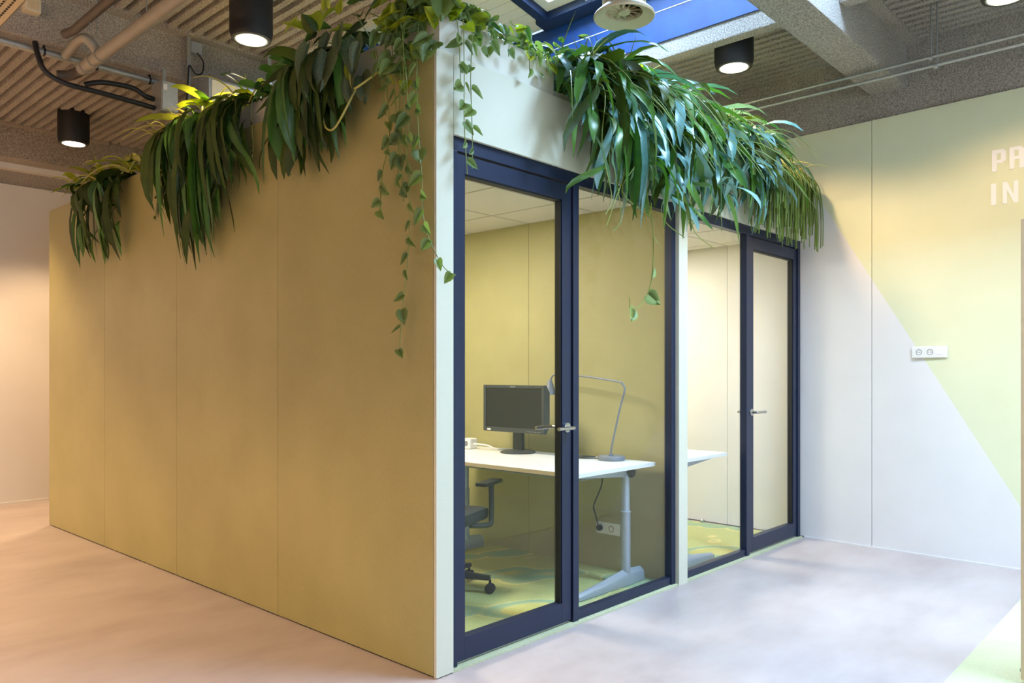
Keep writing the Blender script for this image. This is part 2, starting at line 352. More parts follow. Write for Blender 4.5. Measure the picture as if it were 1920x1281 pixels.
# glazing: frame, door leaf (pane, handle), fixed light
FY0, FY1 = .022, .075
def bar(name, x0, x1, z0, z1, parent, y0=FY0, y1=FY1, mat='frame', bev=.002): return bx(name, (x0, x1, y0, y1, z0, z1), mat, parent, bev)
def glazed_front(xa, xb, dx0, dx1, post, hinge):
    # xa..xb opening, dx0..dx1 door leaf, post = (x0,x1) mullion
    bar('header', xa, xb, 2.343, 2.404, pod); bx('shadow_gap', (xa, xb, .02, .07, 2.404, 2.412), 'gasket', pod)
    for a, b in ((xa, xa + .045), (xb - .045, xb)): bar('jamb', a, b, .012, 2.343, pod)
    bar('mullion', post[0], post[1], .012, 2.343, pod)
    fx0, fx1 = (post[1], xb - .045) if dx0 < post[0] else (xa + .045, post[0])
    bar('fixed_light_sill', fx0, fx1, .012, .058, pod, FY0 + .008)
    bx('fixed_pane', (fx0 - .005, fx1 + .005, .045, .053, .055, 2.345), 'glass', pod)
    d = empty('door', (dx0, .04, .02)); d.parent = pod
    st, y0, y1 = .075, .032, .082
    o = bar('door_stile', dx0, dx0 + st, .024, 2.336, d, y0, y1); bar('door_stile', dx1 - st, dx1, .024, 2.336, d, y0, y1)
    bar('top_rail', dx0 + st, dx1 - st, 2.25, 2.336, d, y0, y1); bar('bottom_rail', dx0 + st, dx1 - st, .024, .128, d, y0, y1)
    bx('drop_seal', (dx0 + .01, dx1 - .01, .045, .07, .011, .024), 'zinc', d)
    for a, b in ((dx0 + st, dx0 + st + .008), (dx1 - st - .008, dx1 - st)): bx('gasket', (a, b, .04, .076, .128, 2.25), 'gasket', d)
    bx('gasket', (dx0 + st, dx1 - st, .04, .076, 2.242, 2.25), 'gasket', d)
    bx('pane', (dx0 + st - .004, dx1 - st + .004, .054, .062, .12, 2.255), 'glass', d)
    hx = dx1 - .038 if hinge < 0 else dx0 + .038; s = -1 if hinge < 0 else 1
    for yy, sg in ((y0, -1), (y1, 1)):
        gg = G().lathe([(0, 0), (.026, 0), (.026, sg * .008), (.022, sg * .010), (0, sg * .010)], (hx, yy, 1.05), 24, 'y')
        gg.tube([(hx, yy, 1.05), (hx, yy + sg * .05, 1.05)], .009, 12)
        gg.tube(smooth_path([(hx, yy + sg * .045, 1.05), (hx + s * .01, yy + sg * .052, 1.05), (hx + s * .13, yy + sg * .052, 1.05)], 4), .0095, 12)
        obj('handle', gg, 'steel', d, smooth=True)
    return d
# flat bits: a part-empty may not go deeper than thing > part > sub-part
glazed_front(.102, 2.03, .128, .985, (.992, 1.04), -1)
glazed_front(2.134, 3.97, 3.068, 3.93, (3.012, 3.06), 1)

# ================================================================== PLANTERS
def planter(label, x0, x1, y0, y1, z0, z1):
    p = empty('planter_box', ((x0 + x1) / 2, (y0 + y1) / 2, z0), label, 'planter', 'white planters on the pod roof')
    t = .015
    for d in ((x0, x1, y0, y0 + t), (x0, x1, y1 - t, y1), (x0, x0 + t, y0 + t, y1 - t), (x1 - t, x1, y0 + t, y1 - t)):
        bx('planter_side', (*d, z0, z1), 'planter', p, .001)
    bx('soil', (x0 + t, x1 - t, y0 + t, y1 - t, z0, z1 - .03), 'soil', p); return p
planter('white planter box on the pod roof above the first glass door', .035, .826, .02, .3, Hp, 2.935)
planter('long white planter box on the pod roof along the olive side wall', .035, .3, .305, 2.96, Hp, 2.91)
planter('low planter trough behind the fascia under the big strap-leaved plants', .835, 3.9, .025, .3, 2.741, 2.8)
planter('low planter trough on the roof at the far end of the side wall', .02, .3, 3.1, 4.7, 2.741, 2.775)

# ================================================================== PLANTS
def ribbon(path, width, tw0=0., tw1=0., fold=.25, face=None, prof=None, n=9):
    """leaf blade of n cross-sections along a bezier; three verts across"""
    b, c1, c2, e = [Vector(p) for p in path]; vs = []; fs = []
    prof = prof or (lambda t: min(1, .35 + 1.6 * t) * (1 - max(0, (t - .62) / .38) ** 1.8) * (1 + .08 * math.sin(t * 31 + width * 900)))
    for i in range(n):
        t = i / (n - 1); q = 1 - t
        p = b * q ** 3 + c1 * 3 * q * q * t + c2 * 3 * q * t * t + e * t ** 3
        d = (c1 - b) * 3 * q * q + (c2 - c1) * 6 * q * t + (e - c2) * 3 * t * t
        if d.length < 1e-6: d = Vector((0, 0, -1))
        d.normalize(); s = Vector(face) - d * d.dot(Vector(face))
        if s.length < .1: s = d.orthogonal()
        s.normalize(); nn = d.cross(s); a = tw0 + (tw1 - tw0) * t
        s2 = s * math.cos(a) + nn * math.sin(a); n2 = d.cross(s2); w = width * .5 * max(.06, prof(t))
        vs += [p - s2 * w + n2 * w * fold, p, p + s2 * w + n2 * w * fold]
    for i in range(n - 1): fs += [(3 * i, 3 * i + 1, 3 * i + 4, 3 * i + 3), (3 * i + 1, 3 * i + 2, 3 * i + 5, 3 * i + 4)]
    return G().add(vs, fs)
PLANTERS = ((.035, .826, .02, .3, 2.935), (.035, .3, .305, 2.96, 2.91), (.835, 3.9, .025, .3, 2.8), (.02, .3, 3.1, 4.7, 2.775))
def guard(v, m=.012):
    """nearest free place for a point of foliage: over the rim, or outside the pod faces"""
    v = Vector(v); v.x = min(v.x, wx(v.y) - .02)
    if v.x <= -m or v.y <= -m or v.y > 5.1: return v
    top = Hp if (v.x < .13 or v.y < .13) else 2.6
    for x0, x1, y0, y1, zt in PLANTERS:
        if x0 - m < v.x < x1 + m and y0 - m < v.y < y1 + m:
            top = max(top, zt)
    top += m
    if v.z >= top: return v
    if v.z > top - .19 or (v.x > .09 and v.y > .09): v.z = top
    elif v.x < v.y: v.x = -m
    else: v.y = -m
    return v
def guarded(g, m=.012):
    g.v = [guard(v, m) for v in g.v]
    ed = {tuple(sorted((f[i], f[i - 1]))) for f in g.f for i in range(len(f))} | {(f[0], f[2]) for f in g.f if len(f) == 4}
    for _ in range(6):                                # also clear the stretch between two cross-sections
        mv = {}
        for a, b in ed:
            for t in (.25, .5, .75):
                q = g.v[a].lerp(g.v[b], t); d = guard(q, m * .6) - q
                if d.length > 1e-4:
                    for k in (a, b):
                        if k not in mv or mv[k].length < d.length: mv[k] = d
        if not mv: break
        for k, d in mv.items(): g.v[k] = guard(g.v[k] + d, m)
    return g
def leafobj(g, mat, parent):
    g = guarded(g); return obj('leaf', g, mat, parent, smooth=True)
def strap_side(parent, y, yt, zt, zb=2.9, w=.045, mat='leafdark', out=None, rise=.1):
    """blade that arches over the roof edge of the side wall, or springs from the hanging mass, and droops"""
    out = out if out is not None else rnd.uniform(.05, .2); yt += rnd.gauss(0, .04); zt += rnd.gauss(0, .04); w *= rnd.choice((.6, .8, 1, 1.15)); mat = mat if rnd.random() < .78 else 'leafmid'
    if rnd.random() < .5 and zb - zt > .3:
        z0 = zt + (zb - zt) * rnd.uniform(.4, .8); b = Vector((-rnd.uniform(.03, .08), y, z0)); L = z0 - zt
        e = Vector((-rnd.uniform(.03, .12), yt + rnd.uniform(-.12, .12), zt))
        c1 = b + Vector((-rnd.uniform(.05, .14), rnd.uniform(-.05, .05), -L * rnd.uniform(-.1, .3))); c2 = e + Vector((-rnd.uniform(0, .05), rnd.uniform(-.07, .07), L * .4))
    else:
        b = (rnd.uniform(.06, .2), y, zb); e = (-rnd.uniform(.03, max(.05, out)), yt, zt); L = zb - zt
        c1 = (-out * .9 - .1, y + (yt - y) * .2, zb + rise * rnd.uniform(.5, 1.4)); c2 = (-out - .03, yt + rnd.uniform(-.12, .12), zt + L * rnd.uniform(.3, .55))
    leafobj(ribbon((b, c1, c2, e), w * rnd.uniform(.6, 1.2), rnd.uniform(-.8, .8), rnd.uniform(-1.4, 1.4), .25, (0, 1, 0)), mat, parent)
def strap_front(parent, x, xt, zt, zb=2.82, w=.05, mat='leafmid', out=None, rise=.25):
    out = out if out is not None else rnd.uniform(.06, .3)
    if rnd.random() < .62:
        z0 = min(2.98, zt + rnd.uniform(.2, .42)); b = Vector((x, -rnd.uniform(.02, .2) if z0 < 2.8 else rnd.uniform(-.15, .1), z0)); L = z0 - zt
        e = Vector((x + rnd.choice((rnd.uniform(-.12, .2), rnd.uniform(-.25, .42))), -rnd.uniform(.05, .34), zt + rnd.choice((0, 0, .08, .15))))
        c1 = b + Vector((rnd.uniform(-.08, .14), -rnd.uniform(.05, .2), rnd.uniform(-.08, .1))); c2 = e + Vector((rnd.uniform(-.12, .06), rnd.uniform(-.06, .03), L * rnd.uniform(.2, .55)))
    else:
        b = (x, rnd.uniform(.06, .2), zb); e = (xt, -rnd.uniform(.04, out + .03), zt); L = max(.1, zb - zt)
        c1 = (x + (xt - x) * .2, -out * .8 - .06, zb + rise * rnd.uniform(.5, 1.3)); c2 = (xt + rnd.uniform(-.12, .08), -out - .04, zt + L * rnd.uniform(.3, .6))
    leafobj(ribbon((b, c1, c2, e), w * rnd.uniform(.55, 1.2), rnd.uniform(-1, 1), rnd.uniform(-1.8, 1.8), .25, (1, 0, 0)), mat, parent)
def shoots(name, parent, mat, n, base, spread, length, r=.003, droop=.5, bias=(0, 0, 0)):
    g = G()
    for _ in range(n):
        b = Vector((rnd.uniform(*base[0]), rnd.uniform(*base[1]), rnd.uniform(*base[2])))
        d = Vector((rnd.uniform(-1, 1) * spread + bias[0], rnd.uniform(-1, 1) * spread + bias[1], rnd.uniform(.35, 1) + bias[2])).normalized()
        L = rnd.uniform(*length); p = []
        for i in range(6):
            t = i / 5; p.append(b + d * L * t + Vector((0, 0, -droop * L * t * t)))
        g.tube([guard(q, .03) for q in p], [r, r, r, r * .9, r * .7, r * .3], 4)
    o = obj(name, g, mat, parent, smooth=True); o['kind'] = 'stuff'; return o
def heart_mesh(name, mat, wide=.8, fold=.18):
    pts = [(0, 0)]; out = [(.0, .0), (-.12, .24), (-.02, .42), (.2, .5), (.5, .4), (.8, .18), (1.0, 0)]
    vs = [Vector((x, 0, -.06 * x * x)) for x in (0, .2, .5, .8, 1)]; fs = []
    ns = len(vs)
    L = []
    for sg in (1, -1):
        k = len(vs)
        for x, y in out[1:6]: vs.append(Vector((x, sg * y * wide, fold * y - .1 * x * x)))
        ids = [k + i for i in range(5)]
        fs += [(0, ids[0], ids[1], 1), (1, ids[1], ids[2], 1)[:3], (1, ids[2], ids[3], 2), (2, ids[3], ids[4], 3), (3, ids[4], 4)]
    me = bpy.data.meshes.new(name); me.from_pydata(vs, [], fs); me.materials.append(MAT[mat])
    for p in me.polygons: p.use_smooth = True
    return me
HEART = {k: [heart_mesh('leaf', k, w, f) for w, f in ((.8, .2), (.65, .35), (.9, .05))] for k in ('pothos', 'lime', 'silver', 'leafmid', 'leafdark')}
def heart(parent, mat, p, tipdir, up, size):
    x = Vector(tipdir).normalized(); z = Vector(up); z = (z - x * z.dot(x))
    z = z.normalized() if z.length > .05 else x.orthogonal().normalized(); y = z.cross(x)
    o = bpy.data.objects.new('leaf', rnd.choice(HEART[mat])); COL.objects.link(o); o.parent = parent
    m = Matrix((x, y, z)).transposed().to_4x4() @ Matrix.Scale(size, 4); m.translation = Vector(p)
    for _ in range(8):                                # slide the whole leaf until it is clear
        worst = Vector((0, 0, 0))
        for q in o.data.vertices:
            w = m @ q.co; d = guard(w) - w
            if d.length > worst.length: worst = d
        if worst.length < 1e-5: break
        m.translation = m.translation + worst * 1.02
    m.translation = m.translation - world_loc(parent); o.matrix_local = m
    return o
def vine(parent, pts, nrm, size, step=.075, mat='pothos', r=.0022):
    P = [guard(q, .016) for q in smooth_path(pts, 6)]; obj('vine', G().tube(P, r, 5), 'stem', parent, smooth=True)
    acc = 0; sgn = 1; n = Vector(nrm)
    for a, b in zip(P, P[1:]):
        acc += (b - a).length
        if acc > step:
            acc = rnd.uniform(-.03, .02); sgn = -sgn; side = n.cross(Vector((0, 0, 1))) * sgn
            tip = side * rnd.uniform(.3, 1) + Vector((0, 0, -rnd.uniform(.4, 1.2))) + n * rnd.uniform(0, .4)
            up = n + Vector([rnd.uniform(-.6, .6) for _ in range(3)])
            heart(parent, mat, b + n * .006, tip, up, size * rnd.uniform(.7, 1.25))
GP = 'hanging plants along the pod roof edge'
def plant(name, loc, label): return empty(name, loc, label, 'plant', GP)
# -- 1 far end of the side wall
p = plant('strap_leaf_fern', (.12, 3.75, 2.745), 'small strap-leaved hanging plant at the far left end of the olive side wall')
for i in range(66):
    y = rnd.uniform(3.3, 4.1); strap_side(p, y, y + rnd.uniform(-.12, .12), rnd.choice((2.2, 2.3, 2.45, 2.5, 2.6)) + rnd.uniform(-.04, .06), 2.76, .062, 'leafdark', rise=.09)
for i in range(48):
    y = rnd.uniform(2.95, 4.3); b = Vector((rnd.uniform(-.06, .15), y, 2.76)); d = Vector((rnd.uniform(-.25, .1), rnd.uniform(-.3, .3), rnd.uniform(.03, .13)))
    leafobj(ribbon((b, b + Vector((0, 0, .1)), b + d + Vector((0, 0, .05)), b + d * 1.3 - Vector((0, 0, .06))), .05, 0, rnd.uniform(-1, 1), .2, (0, 1, 0)), rnd.choice(('lime', 'lime', 'leafmid', 'straw')), p)
shoots('shoot', p, 'straw', 46, ((-.1, .12), (3.1, 4.3), (2.76, 2.82)), .8, (.2, .5), .0065, .6)
# -- 2 large clump
p = plant('strap_leaf_fern', (.15, 2.1, 2.88), 'large dark strap-leaved hanging plant trailing lowest down the olive side wall')
for i in range(170):
    y = rnd.uniform(1.58, 2.56); u = abs(y - 2.08) / .55
    lo = 2.0 + .5 * u ** 1.3; zt = lo + rnd.random() ** 1.6 * (2.6 - lo) * .95
    strap_side(p, y, y + rnd.uniform(-.08, .1), zt, 2.9, .053, 'leafdark' if rnd.random() < .8 else 'leafmid', rise=.16)
for i in range(24):
    y = rnd.uniform(1.5, 2.6); b = Vector((rnd.uniform(.04, .2), y, 2.89)); d = Vector((rnd.uniform(-.3, .0), rnd.uniform(-.25, .35), rnd.uniform(.02, .16)))
    leafobj(ribbon((b, b + Vector((0, 0, .12)), b + d + Vector((0, 0, .06)), b + d * 1.3 - Vector((0, 0, .04))), .05, 0, rnd.uniform(-1, 1), .2, (0, 1, 0)), rnd.choice(('lime', 'leafmid', 'leafdark')), p)
shoots('shoot', p, 'straw', 40, ((-.1, .12), (1.6, 2.75), (2.88, 2.95)), .8, (.15, .42), .0045, .6)
vine(p, [(.05, 2.7, 2.9), (-.06, 2.72, 2.86), (-.07, 2.68, 2.6), (-.05, 2.76, 2.36)], (-1, 0, 0), .03, .028, 'leafdark')
vine(p, [(.05, 2.6, 2.9), (-.08, 2.64, 2.86), (-.08, 2.62, 2.62)], (-1, 0, 0), .035, .028, 'leafmid')
vine(p, [(.05, 1.5, 2.9), (-.06, 1.47, 2.86), (-.06, 1.46, 2.6), (-.05, 1.5, 2.5)], (-1, 0, 0), .03, .03, 'leafdark')
# -- bushy plant between clumps
p = plant('bushy_houseplant', (.12, 1.42, 2.88), 'small bushy light-green plant between the two big hanging plants on the side wall')
for k in range(7):
    c = Vector((rnd.uniform(0, .15), rnd.uniform(1.2, 1.62), rnd.uniform(2.93, 3.08)))
    obj('stalk', G().tube([(.12, c.y, 2.87), (.08, c.y, 2.92), c], .004, 5), 'stem', p)
    for j in range(6):
        a = j * 1.05 + rnd.random(); d = Vector((math.cos(a), math.sin(a), rnd.uniform(-.3, .3))) * rnd.uniform(.1, .16)
        leafobj(ribbon((c, c + d * .4 + Vector((0, 0, .03)), c + d * .8 + Vector((0, 0, .02)), c + d), .045, 0, .2, .25, (-d.y, d.x, .1), n=6), 'leafmid', p)
# -- 3 third clump
p = plant('strap_leaf_fern', (.15, .88, 2.88), 'broad dark strap-leaved hanging plant below the black downlight, nearest the corner vines')
for i in range(90):
    y = rnd.uniform(.58, 1.08); zt = 2.36 + rnd.random() ** 1.3 * .32 + .25 * max(0, (y - .95)) - .1 * max(0, .7 - y)
    strap_side(p, y, y + rnd.uniform(-.08, .1), zt, 2.9, .072, 'leafdark', rise=.13)
for yt, zt in ((1.33, 2.74), (1.3, 2.86), (1.25, 3.02)):
    leafobj(ribbon(((.1, .95, 2.9), (-.05, 1.0, 2.98), (-.1, 1.15, zt + .08), (-.12, yt, zt)), .06, .3, .6, .2, (-.3, 0, 1)), 'leafdark', p)
shoots('shoot', p, 'stem', 16, ((0, .2), (.6, 1.3), (2.88, 2.92)), .8, (.2, .4), .003, .5)
# -- large-leaved silver pothos
p = plant('silver_pothos', (.16, .55, 2.88), 'large-leaved mottled pothos with lime backlit leaves on the side planter')
for y, z, sz, ty, tx in ((.6, 2.86, .2, .1, -.2), (.5, 2.74, .17, -.1, -.1), (.42, 2.72, .15, -.25, -.1), (.76, 2.93, .2, .35, -.2), (.46, 2.9, .19, -.05, -.15), (.66, 2.98, .16, .2, -.3), (.55, 2.96, .16, -.3, -.3), (.38, 2.84, .13, .3, -.2), (.7, 2.8, .14, .1, -.1)):
    heart(p, 'silver', (-.05 - rnd.uniform(.03, .12), y, z), (tx, ty, -1), (-1, rnd.uniform(-.3, .3), .3), sz)
for i in range(36):
    y = rnd.uniform(.22, .95); z = rnd.uniform(2.93, 3.16)
    heart(p, ('lime', 'lime', 'leafmid', 'leafdark')[i % 4], (rnd.uniform(-.14, .12), y, z), (rnd.uniform(-.7, .1), rnd.uniform(-1, 1), rnd.uniform(-.7, .4)), (-.9, rnd.uniform(-.5, .5), .8), rnd.uniform(.09, .16))  # lime leaves hold the backlight in their base colour
for i in range(14):
    y = rnd.uniform(.2, .8); obj('stalk', G().tube(smooth_path([(.14, y, 2.87), (.08, y, 2.97), (-.05, y + rnd.uniform(-.1, .1), rnd.uniform(2.9, 3.05))], 4), .003, 5), 'stem', p)
for a in ([(-.1, .45, 2.66), (-.14, .55, 2.5), (-.12, .66, 2.52), (-.1, .72, 2.6)], [(-.05, .3, 2.74), (-.12, .38, 2.66), (-.1, .48, 2.68), (-.1, .5, 2.8)]):
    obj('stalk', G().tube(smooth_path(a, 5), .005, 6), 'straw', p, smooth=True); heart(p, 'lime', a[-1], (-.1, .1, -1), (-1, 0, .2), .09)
# -- corner trailing vines
p = plant('trailing_pothos', (.1, .12, 2.9), 'trailing heart-leaved pothos spilling over the corner with long thin vines down the panels')
for pts in ([(.06, .12, 2.92), (-.05, .14, 2.95), (-.06, .15, 2.6), (-.05, .14, 2.3), (-.04, .13, 2.05), (-.05, .135, 1.83), (-.05, .17, 1.62), (-.05, .195, 1.42)],
            [(.06, .2, 2.92), (-.06, .22, 2.94), (-.07, .2, 2.6), (-.06, .17, 2.3), (-.06, .15, 2.1)], [(.06, .16, 2.92), (-.04, .17, 2.9), (-.06, .18, 2.5), (-.05, .2, 2.18)],
            [(.06, .06, 2.92), (-.05, .05, 2.9), (-.06, .06, 2.55), (-.05, .04, 2.2), (-.05, .02, 1.98), (-.04, -.08, 1.8), (.03, -.09, 1.76)],
            [(.06, .3, 2.92), (-.08, .32, 2.88), (-.09, .28, 2.7), (-.07, .26, 2.5)], [(.06, .26, 2.92), (-.07, .25, 2.86), (-.08, .24, 2.62), (-.06, .25, 2.4), (-.06, .3, 2.26), (-.06, .32, 2.08)],
            [(.06, .1, 2.92), (-.1, .1, 2.85), (-.1, .08, 2.6), (-.07, .1, 2.35)]):
    vine(p, pts, (-1, 0, 0), .066, .055)
for pts in ([(.12, .08, 2.95), (.1, -.05, 2.95), (.11, -.06, 2.7), (.12, -.05, 2.45), (.13, -.06, 2.22)], [(.15, .08, 2.95), (.16, -.05, 2.93), (.15, -.06, 2.65), (.17, -.05, 2.4), (.16, -.06, 2.25)],
            [(.08, .08, 2.95), (.06, -.06, 2.9), (.08, -.07, 2.6)]):
    vine(p, pts, (0, -1, 0), .058, .08)
for i in range(150):
    a = rnd.random(); pos = (rnd.uniform(-.1, .1), rnd.uniform(.0, .3), 3.06 - .42 * rnd.random() ** 1.3) if a < .6 else (rnd.uniform(-.04, .3), rnd.uniform(-.09, .1), rnd.uniform(2.82, 3.02))
    heart(p, 'pothos' if rnd.random() < .7 else 'lime', pos, (rnd.uniform(-1, .2), rnd.uniform(-1, .4), rnd.uniform(-1, .2)), (-1, -1, rnd.uniform(0, 1)), rnd.uniform(.055, .115))
shoots('fine_stem', p, 'stem', 24, ((0, .15), (.05, .3), (2.9, 2.95)), .9, (.1, .25), .002, .5)
# -- pothos on the front planter
p = plant('small_pothos', (.5, .12, 2.9), 'low heart-leaved pothos creeping along the top of the white front planter')
for i in range(110):
    x = rnd.uniform(.2, .86); z = 2.95 + rnd.uniform(-.05, .07) - (.1 * rnd.random() ** 3)
    heart(p, rnd.choice(('pothos', 'pothos', 'lime', 'leafmid')), (x, rnd.uniform(-.06, .2), z), (rnd.uniform(-.8, .8), rnd.uniform(-1, .3), rnd.uniform(-.9, .2)), (0, -1, rnd.uniform(.2, 1)), rnd.uniform(.045, .085))
for pts in ([(.3, .1, 2.93), (.3, -.03, 2.95), (.31, -.03, 2.86)], [(.55, .1, 2.93), (.55, -.04, 2.94), (.57, -.04, 2.8)], [(.68, .1, 2.93), (.68, -.04, 2.93), (.7, -.04, 2.82)], [(.42, .1, 2.93), (.42, -.03, 2.94), (.43, -.03, 2.84)]):
    vine(p, pts, (0, -1, 0), .06, .05)
# -- small round-leaved plant at the start of the big mass
p = plant('round_leaf_creeper', (1.0, .12, 2.79), 'small round-leaved creeper on top of the mass of strap leaves beside the white planter')
for i in range(130):
    x = rnd.uniform(.8, 1.55); z = 2.78 + .3 * rnd.random() ** .6 - .1 * max(0, .95 - x)
    heart(p, rnd.choice(('pothos', 'lime', 'leafmid', 'leafmid')), (x, rnd.uniform(-.16, .12), z), (rnd.uniform(-1, 1), rnd.uniform(-1, .2), rnd.uniform(-.6, .5)), (rnd.uniform(-.5, .5), -.6, 1), rnd.uniform(.04, .07))
shoots('shoot', p, 'stem', 16, ((.95, 1.5), (0, .15), (2.85, 3.0)), .45, (.2, .4), .003, .2)
# -- the big strap-leaved mass on the front (three neighbouring plants)
def mass(label, xa, xb, n, lo, hi, drift, mats):
    p = plant('strap_leaf_cascade', ((xa + xb) / 2, .13, 2.79), label)
    for i in range(n):
        x = rnd.uniform(xa, xb); zt = lo + (hi - lo) * rnd.random() ** .8
        strap_front(p, x, x + rnd.uniform(-.08, drift), zt, 2.83, .052, rnd.choice(mats), rise=rnd.uniform(.15, .42))
    for i in range(n // 4):
        x = rnd.uniform(xa, xb); b = Vector((x, rnd.uniform(0, .2), 2.85)); d = Vector((rnd.uniform(-.1, .3), rnd.uniform(-.35, 0), rnd.uniform(.02, .2)))
        leafobj(ribbon((b, b + Vector((0, -.05, .2)), b + d + Vector((0, 0, .12)), b + d * 1.4 - Vector((0, 0, .1))), .05, 0, rnd.uniform(-1, 1), .25, (1, 0, 0)), rnd.choice(mats), p)
    shoots('shoot', p, 'stem', n // 4, ((xa, xb), (-.2, .1), (2.8, 3.0)), .9, (.25, .6), .0032, .9, (.25, -.7, -.3)); shoots('upright_shoot', p, 'straw', n // 8, ((xa, xb), (-.15, .1), (2.9, 3.02)), .6, (.1, .25), .003, .25)
    return p
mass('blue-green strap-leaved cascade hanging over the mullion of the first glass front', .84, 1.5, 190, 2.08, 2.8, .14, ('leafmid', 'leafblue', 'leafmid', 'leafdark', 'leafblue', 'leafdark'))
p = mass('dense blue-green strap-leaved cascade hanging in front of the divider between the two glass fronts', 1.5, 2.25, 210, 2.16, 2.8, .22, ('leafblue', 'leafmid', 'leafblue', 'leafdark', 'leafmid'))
vine(p, [(1.2, .05, 2.9), (1.25, -.22, 2.8), (1.34, -.2, 2.4), (1.48, -.16, 2.14), (1.49, -.15, 1.9), (1.44, -.14, 1.76), (1.3, -.14, 1.68), (1.28, -.14, 1.75)], (0, -1, 0), .085, .16, 'pothos', .003)
for x, zt in ((.93, 2.16), (1.0, 2.08), (1.12, 2.1), (1.24, 2.2), (1.6, 2.14), (1.75, 2.2), (1.95, 2.12), (2.05, 2.24)):
    pts = [(x, .05, 2.85), (x + .02, -.2, 2.8), (x + rnd.uniform(0, .1), -.2, 2.5), (x + rnd.uniform(-.1, .2), -.18, zt + .1), (x + rnd.uniform(-.1, .3), -.17, zt)]
    obj('tendril', G().tube(smooth_path(pts, 5), .0028, 5), 'stem', p, smooth=True)
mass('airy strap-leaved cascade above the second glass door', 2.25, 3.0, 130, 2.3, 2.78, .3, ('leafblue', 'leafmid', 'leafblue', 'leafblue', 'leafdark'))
# -- reed-like mistletoe cactus at the right end
p = plant('reed_cactus', (3.45, .1, 2.79), 'fine reed-stemmed hanging plant at the right end of the fascia beside the wall')
g = G()
for i in range(420):
    x = rnd.uniform(2.85, 3.82); L = .06 + .36 * rnd.random() ** 1.4 + .1 * max(0, x - 3.3); o = rnd.uniform(.03, .2); xt = min(3.9, x + rnd.uniform(-.14, .2)); b = Vector((x, rnd.uniform(.02, .2), 2.82)); tip = Vector((xt, -o, 2.74 - L))
    pts = [b, Vector((x, b.y - .1, 2.90 + rnd.uniform(-.03, .07))), Vector((x * .5 + xt * .5, -o * .85, 2.84)), Vector((xt, -o, 2.78 - L * .4)), tip]
    g.tube([guard(q, .016) for q in smooth_path(pts, 3)], .0042, 4)
tag(obj('reed', g, 'reed', p, smooth=True), kind='stuff')
shoots('shoot', p, 'straw', 34, ((2.7, 3.6), (-.05, .15), (2.8, 2.9)), .8, (.15, .5), .003, .55, (.3, -.2, 0))

# ================================================================== LAMPS, PIPES, SERVICES
def downlight(x, y, label, power=SPOT_W, cone=100):
    d = empty('ceiling_downlight', (x, y, 3.5), label, 'lamp', 'black cylinder downlights')
    obj('housing', G().lathe([(0, 3.80), (.132, 3.80), (.135, 3.79), (.135, 3.545), (.124, 3.5), (.104, 3.5), (.100, 3.512), (0.0, 3.60)], (x, y, 0), 40), 'lampblack', d, smooth=True)
    obj('trim_ring', G().lathe([(.106, 3.503), (.106, 3.497), (.096, 3.497), (.094, 3.52)], (x, y, 0), 40), 'zinc', d, smooth=True)
    obj('lens', G().lathe([(.097, 3.505), (.06, 3.512), (0.001, 3.514)], (x, y, 0), 32), 'glow', d, smooth=True)
    l = bpy.data.lights.new('downlight_beam', 'SPOT'); l.energy = power; l.color = WARM; l.spot_size = math.radians(cone); l.spot_blend = .45; l.shadow_soft_size = .08
    o = bpy.data.objects.new('downlight_beam', l); COL.objects.link(o); o.parent = d; o.location = (0, 0, -.02)
downlight(.294, 2.124, 'large black cylinder downlight above the side planter, top left of the pod corner')
downlight(.324, 5.479, 'black cylinder downlight farthest back, above the far left end of the pod')
downlight(2.844, .036, 'black cylinder downlight over the strap-leaved plants at the right', 110, 138)
downlight(2.943, -1.60, 'black cylinder downlight at the top right edge, mostly out of frame', 60, 138)
for x, y in ((-2.3, .04), (-2.3, 2.12), (-2.3, 4.2), (-2.3, 5.9), (-2.3, -2.6), (-5, .04), (-5, 3.9), (-5, -3.5), (-4, 2.1), (-4, 5.0), (-1.0, 5.48)):  # unseen lamps: inferred ones plus some added to brighten floor and back wall
    downlight(x, y, 'black cylinder downlight in the part of the ceiling outside the view')
# linear uplighters, unseen on the left, added to brighten the ceiling
for k, y in enumerate((.4, 3.2)):
    d = empty('pendant_uplighter', (-3.6, y, 2.85), 'slim black linear pendant uplighter over the open floor, %s' % ('nearer the windows' if k == 0 else 'nearer the back wall'), 'lamp', 'linear pendant uplighters')
    bx('body', (-3.65, -3.55, y - .9, y + .9, 2.85, 2.9), 'lampblack', d, .004); bx('diffuser', (-3.64, -3.56, y - .88, y + .88, 2.9, 2.904), 'glow', d)
    for q in (-.7, .7): obj('suspension', G().tube([(-3.6, y + q, 2.9), (-3.6, y + q, 3.82)], .002, 6), 'zinc', d)
    area_light('uplight', (-3.6, y, 2.915), (PI, 0, 0), .08, 1.7, 95, WARM)
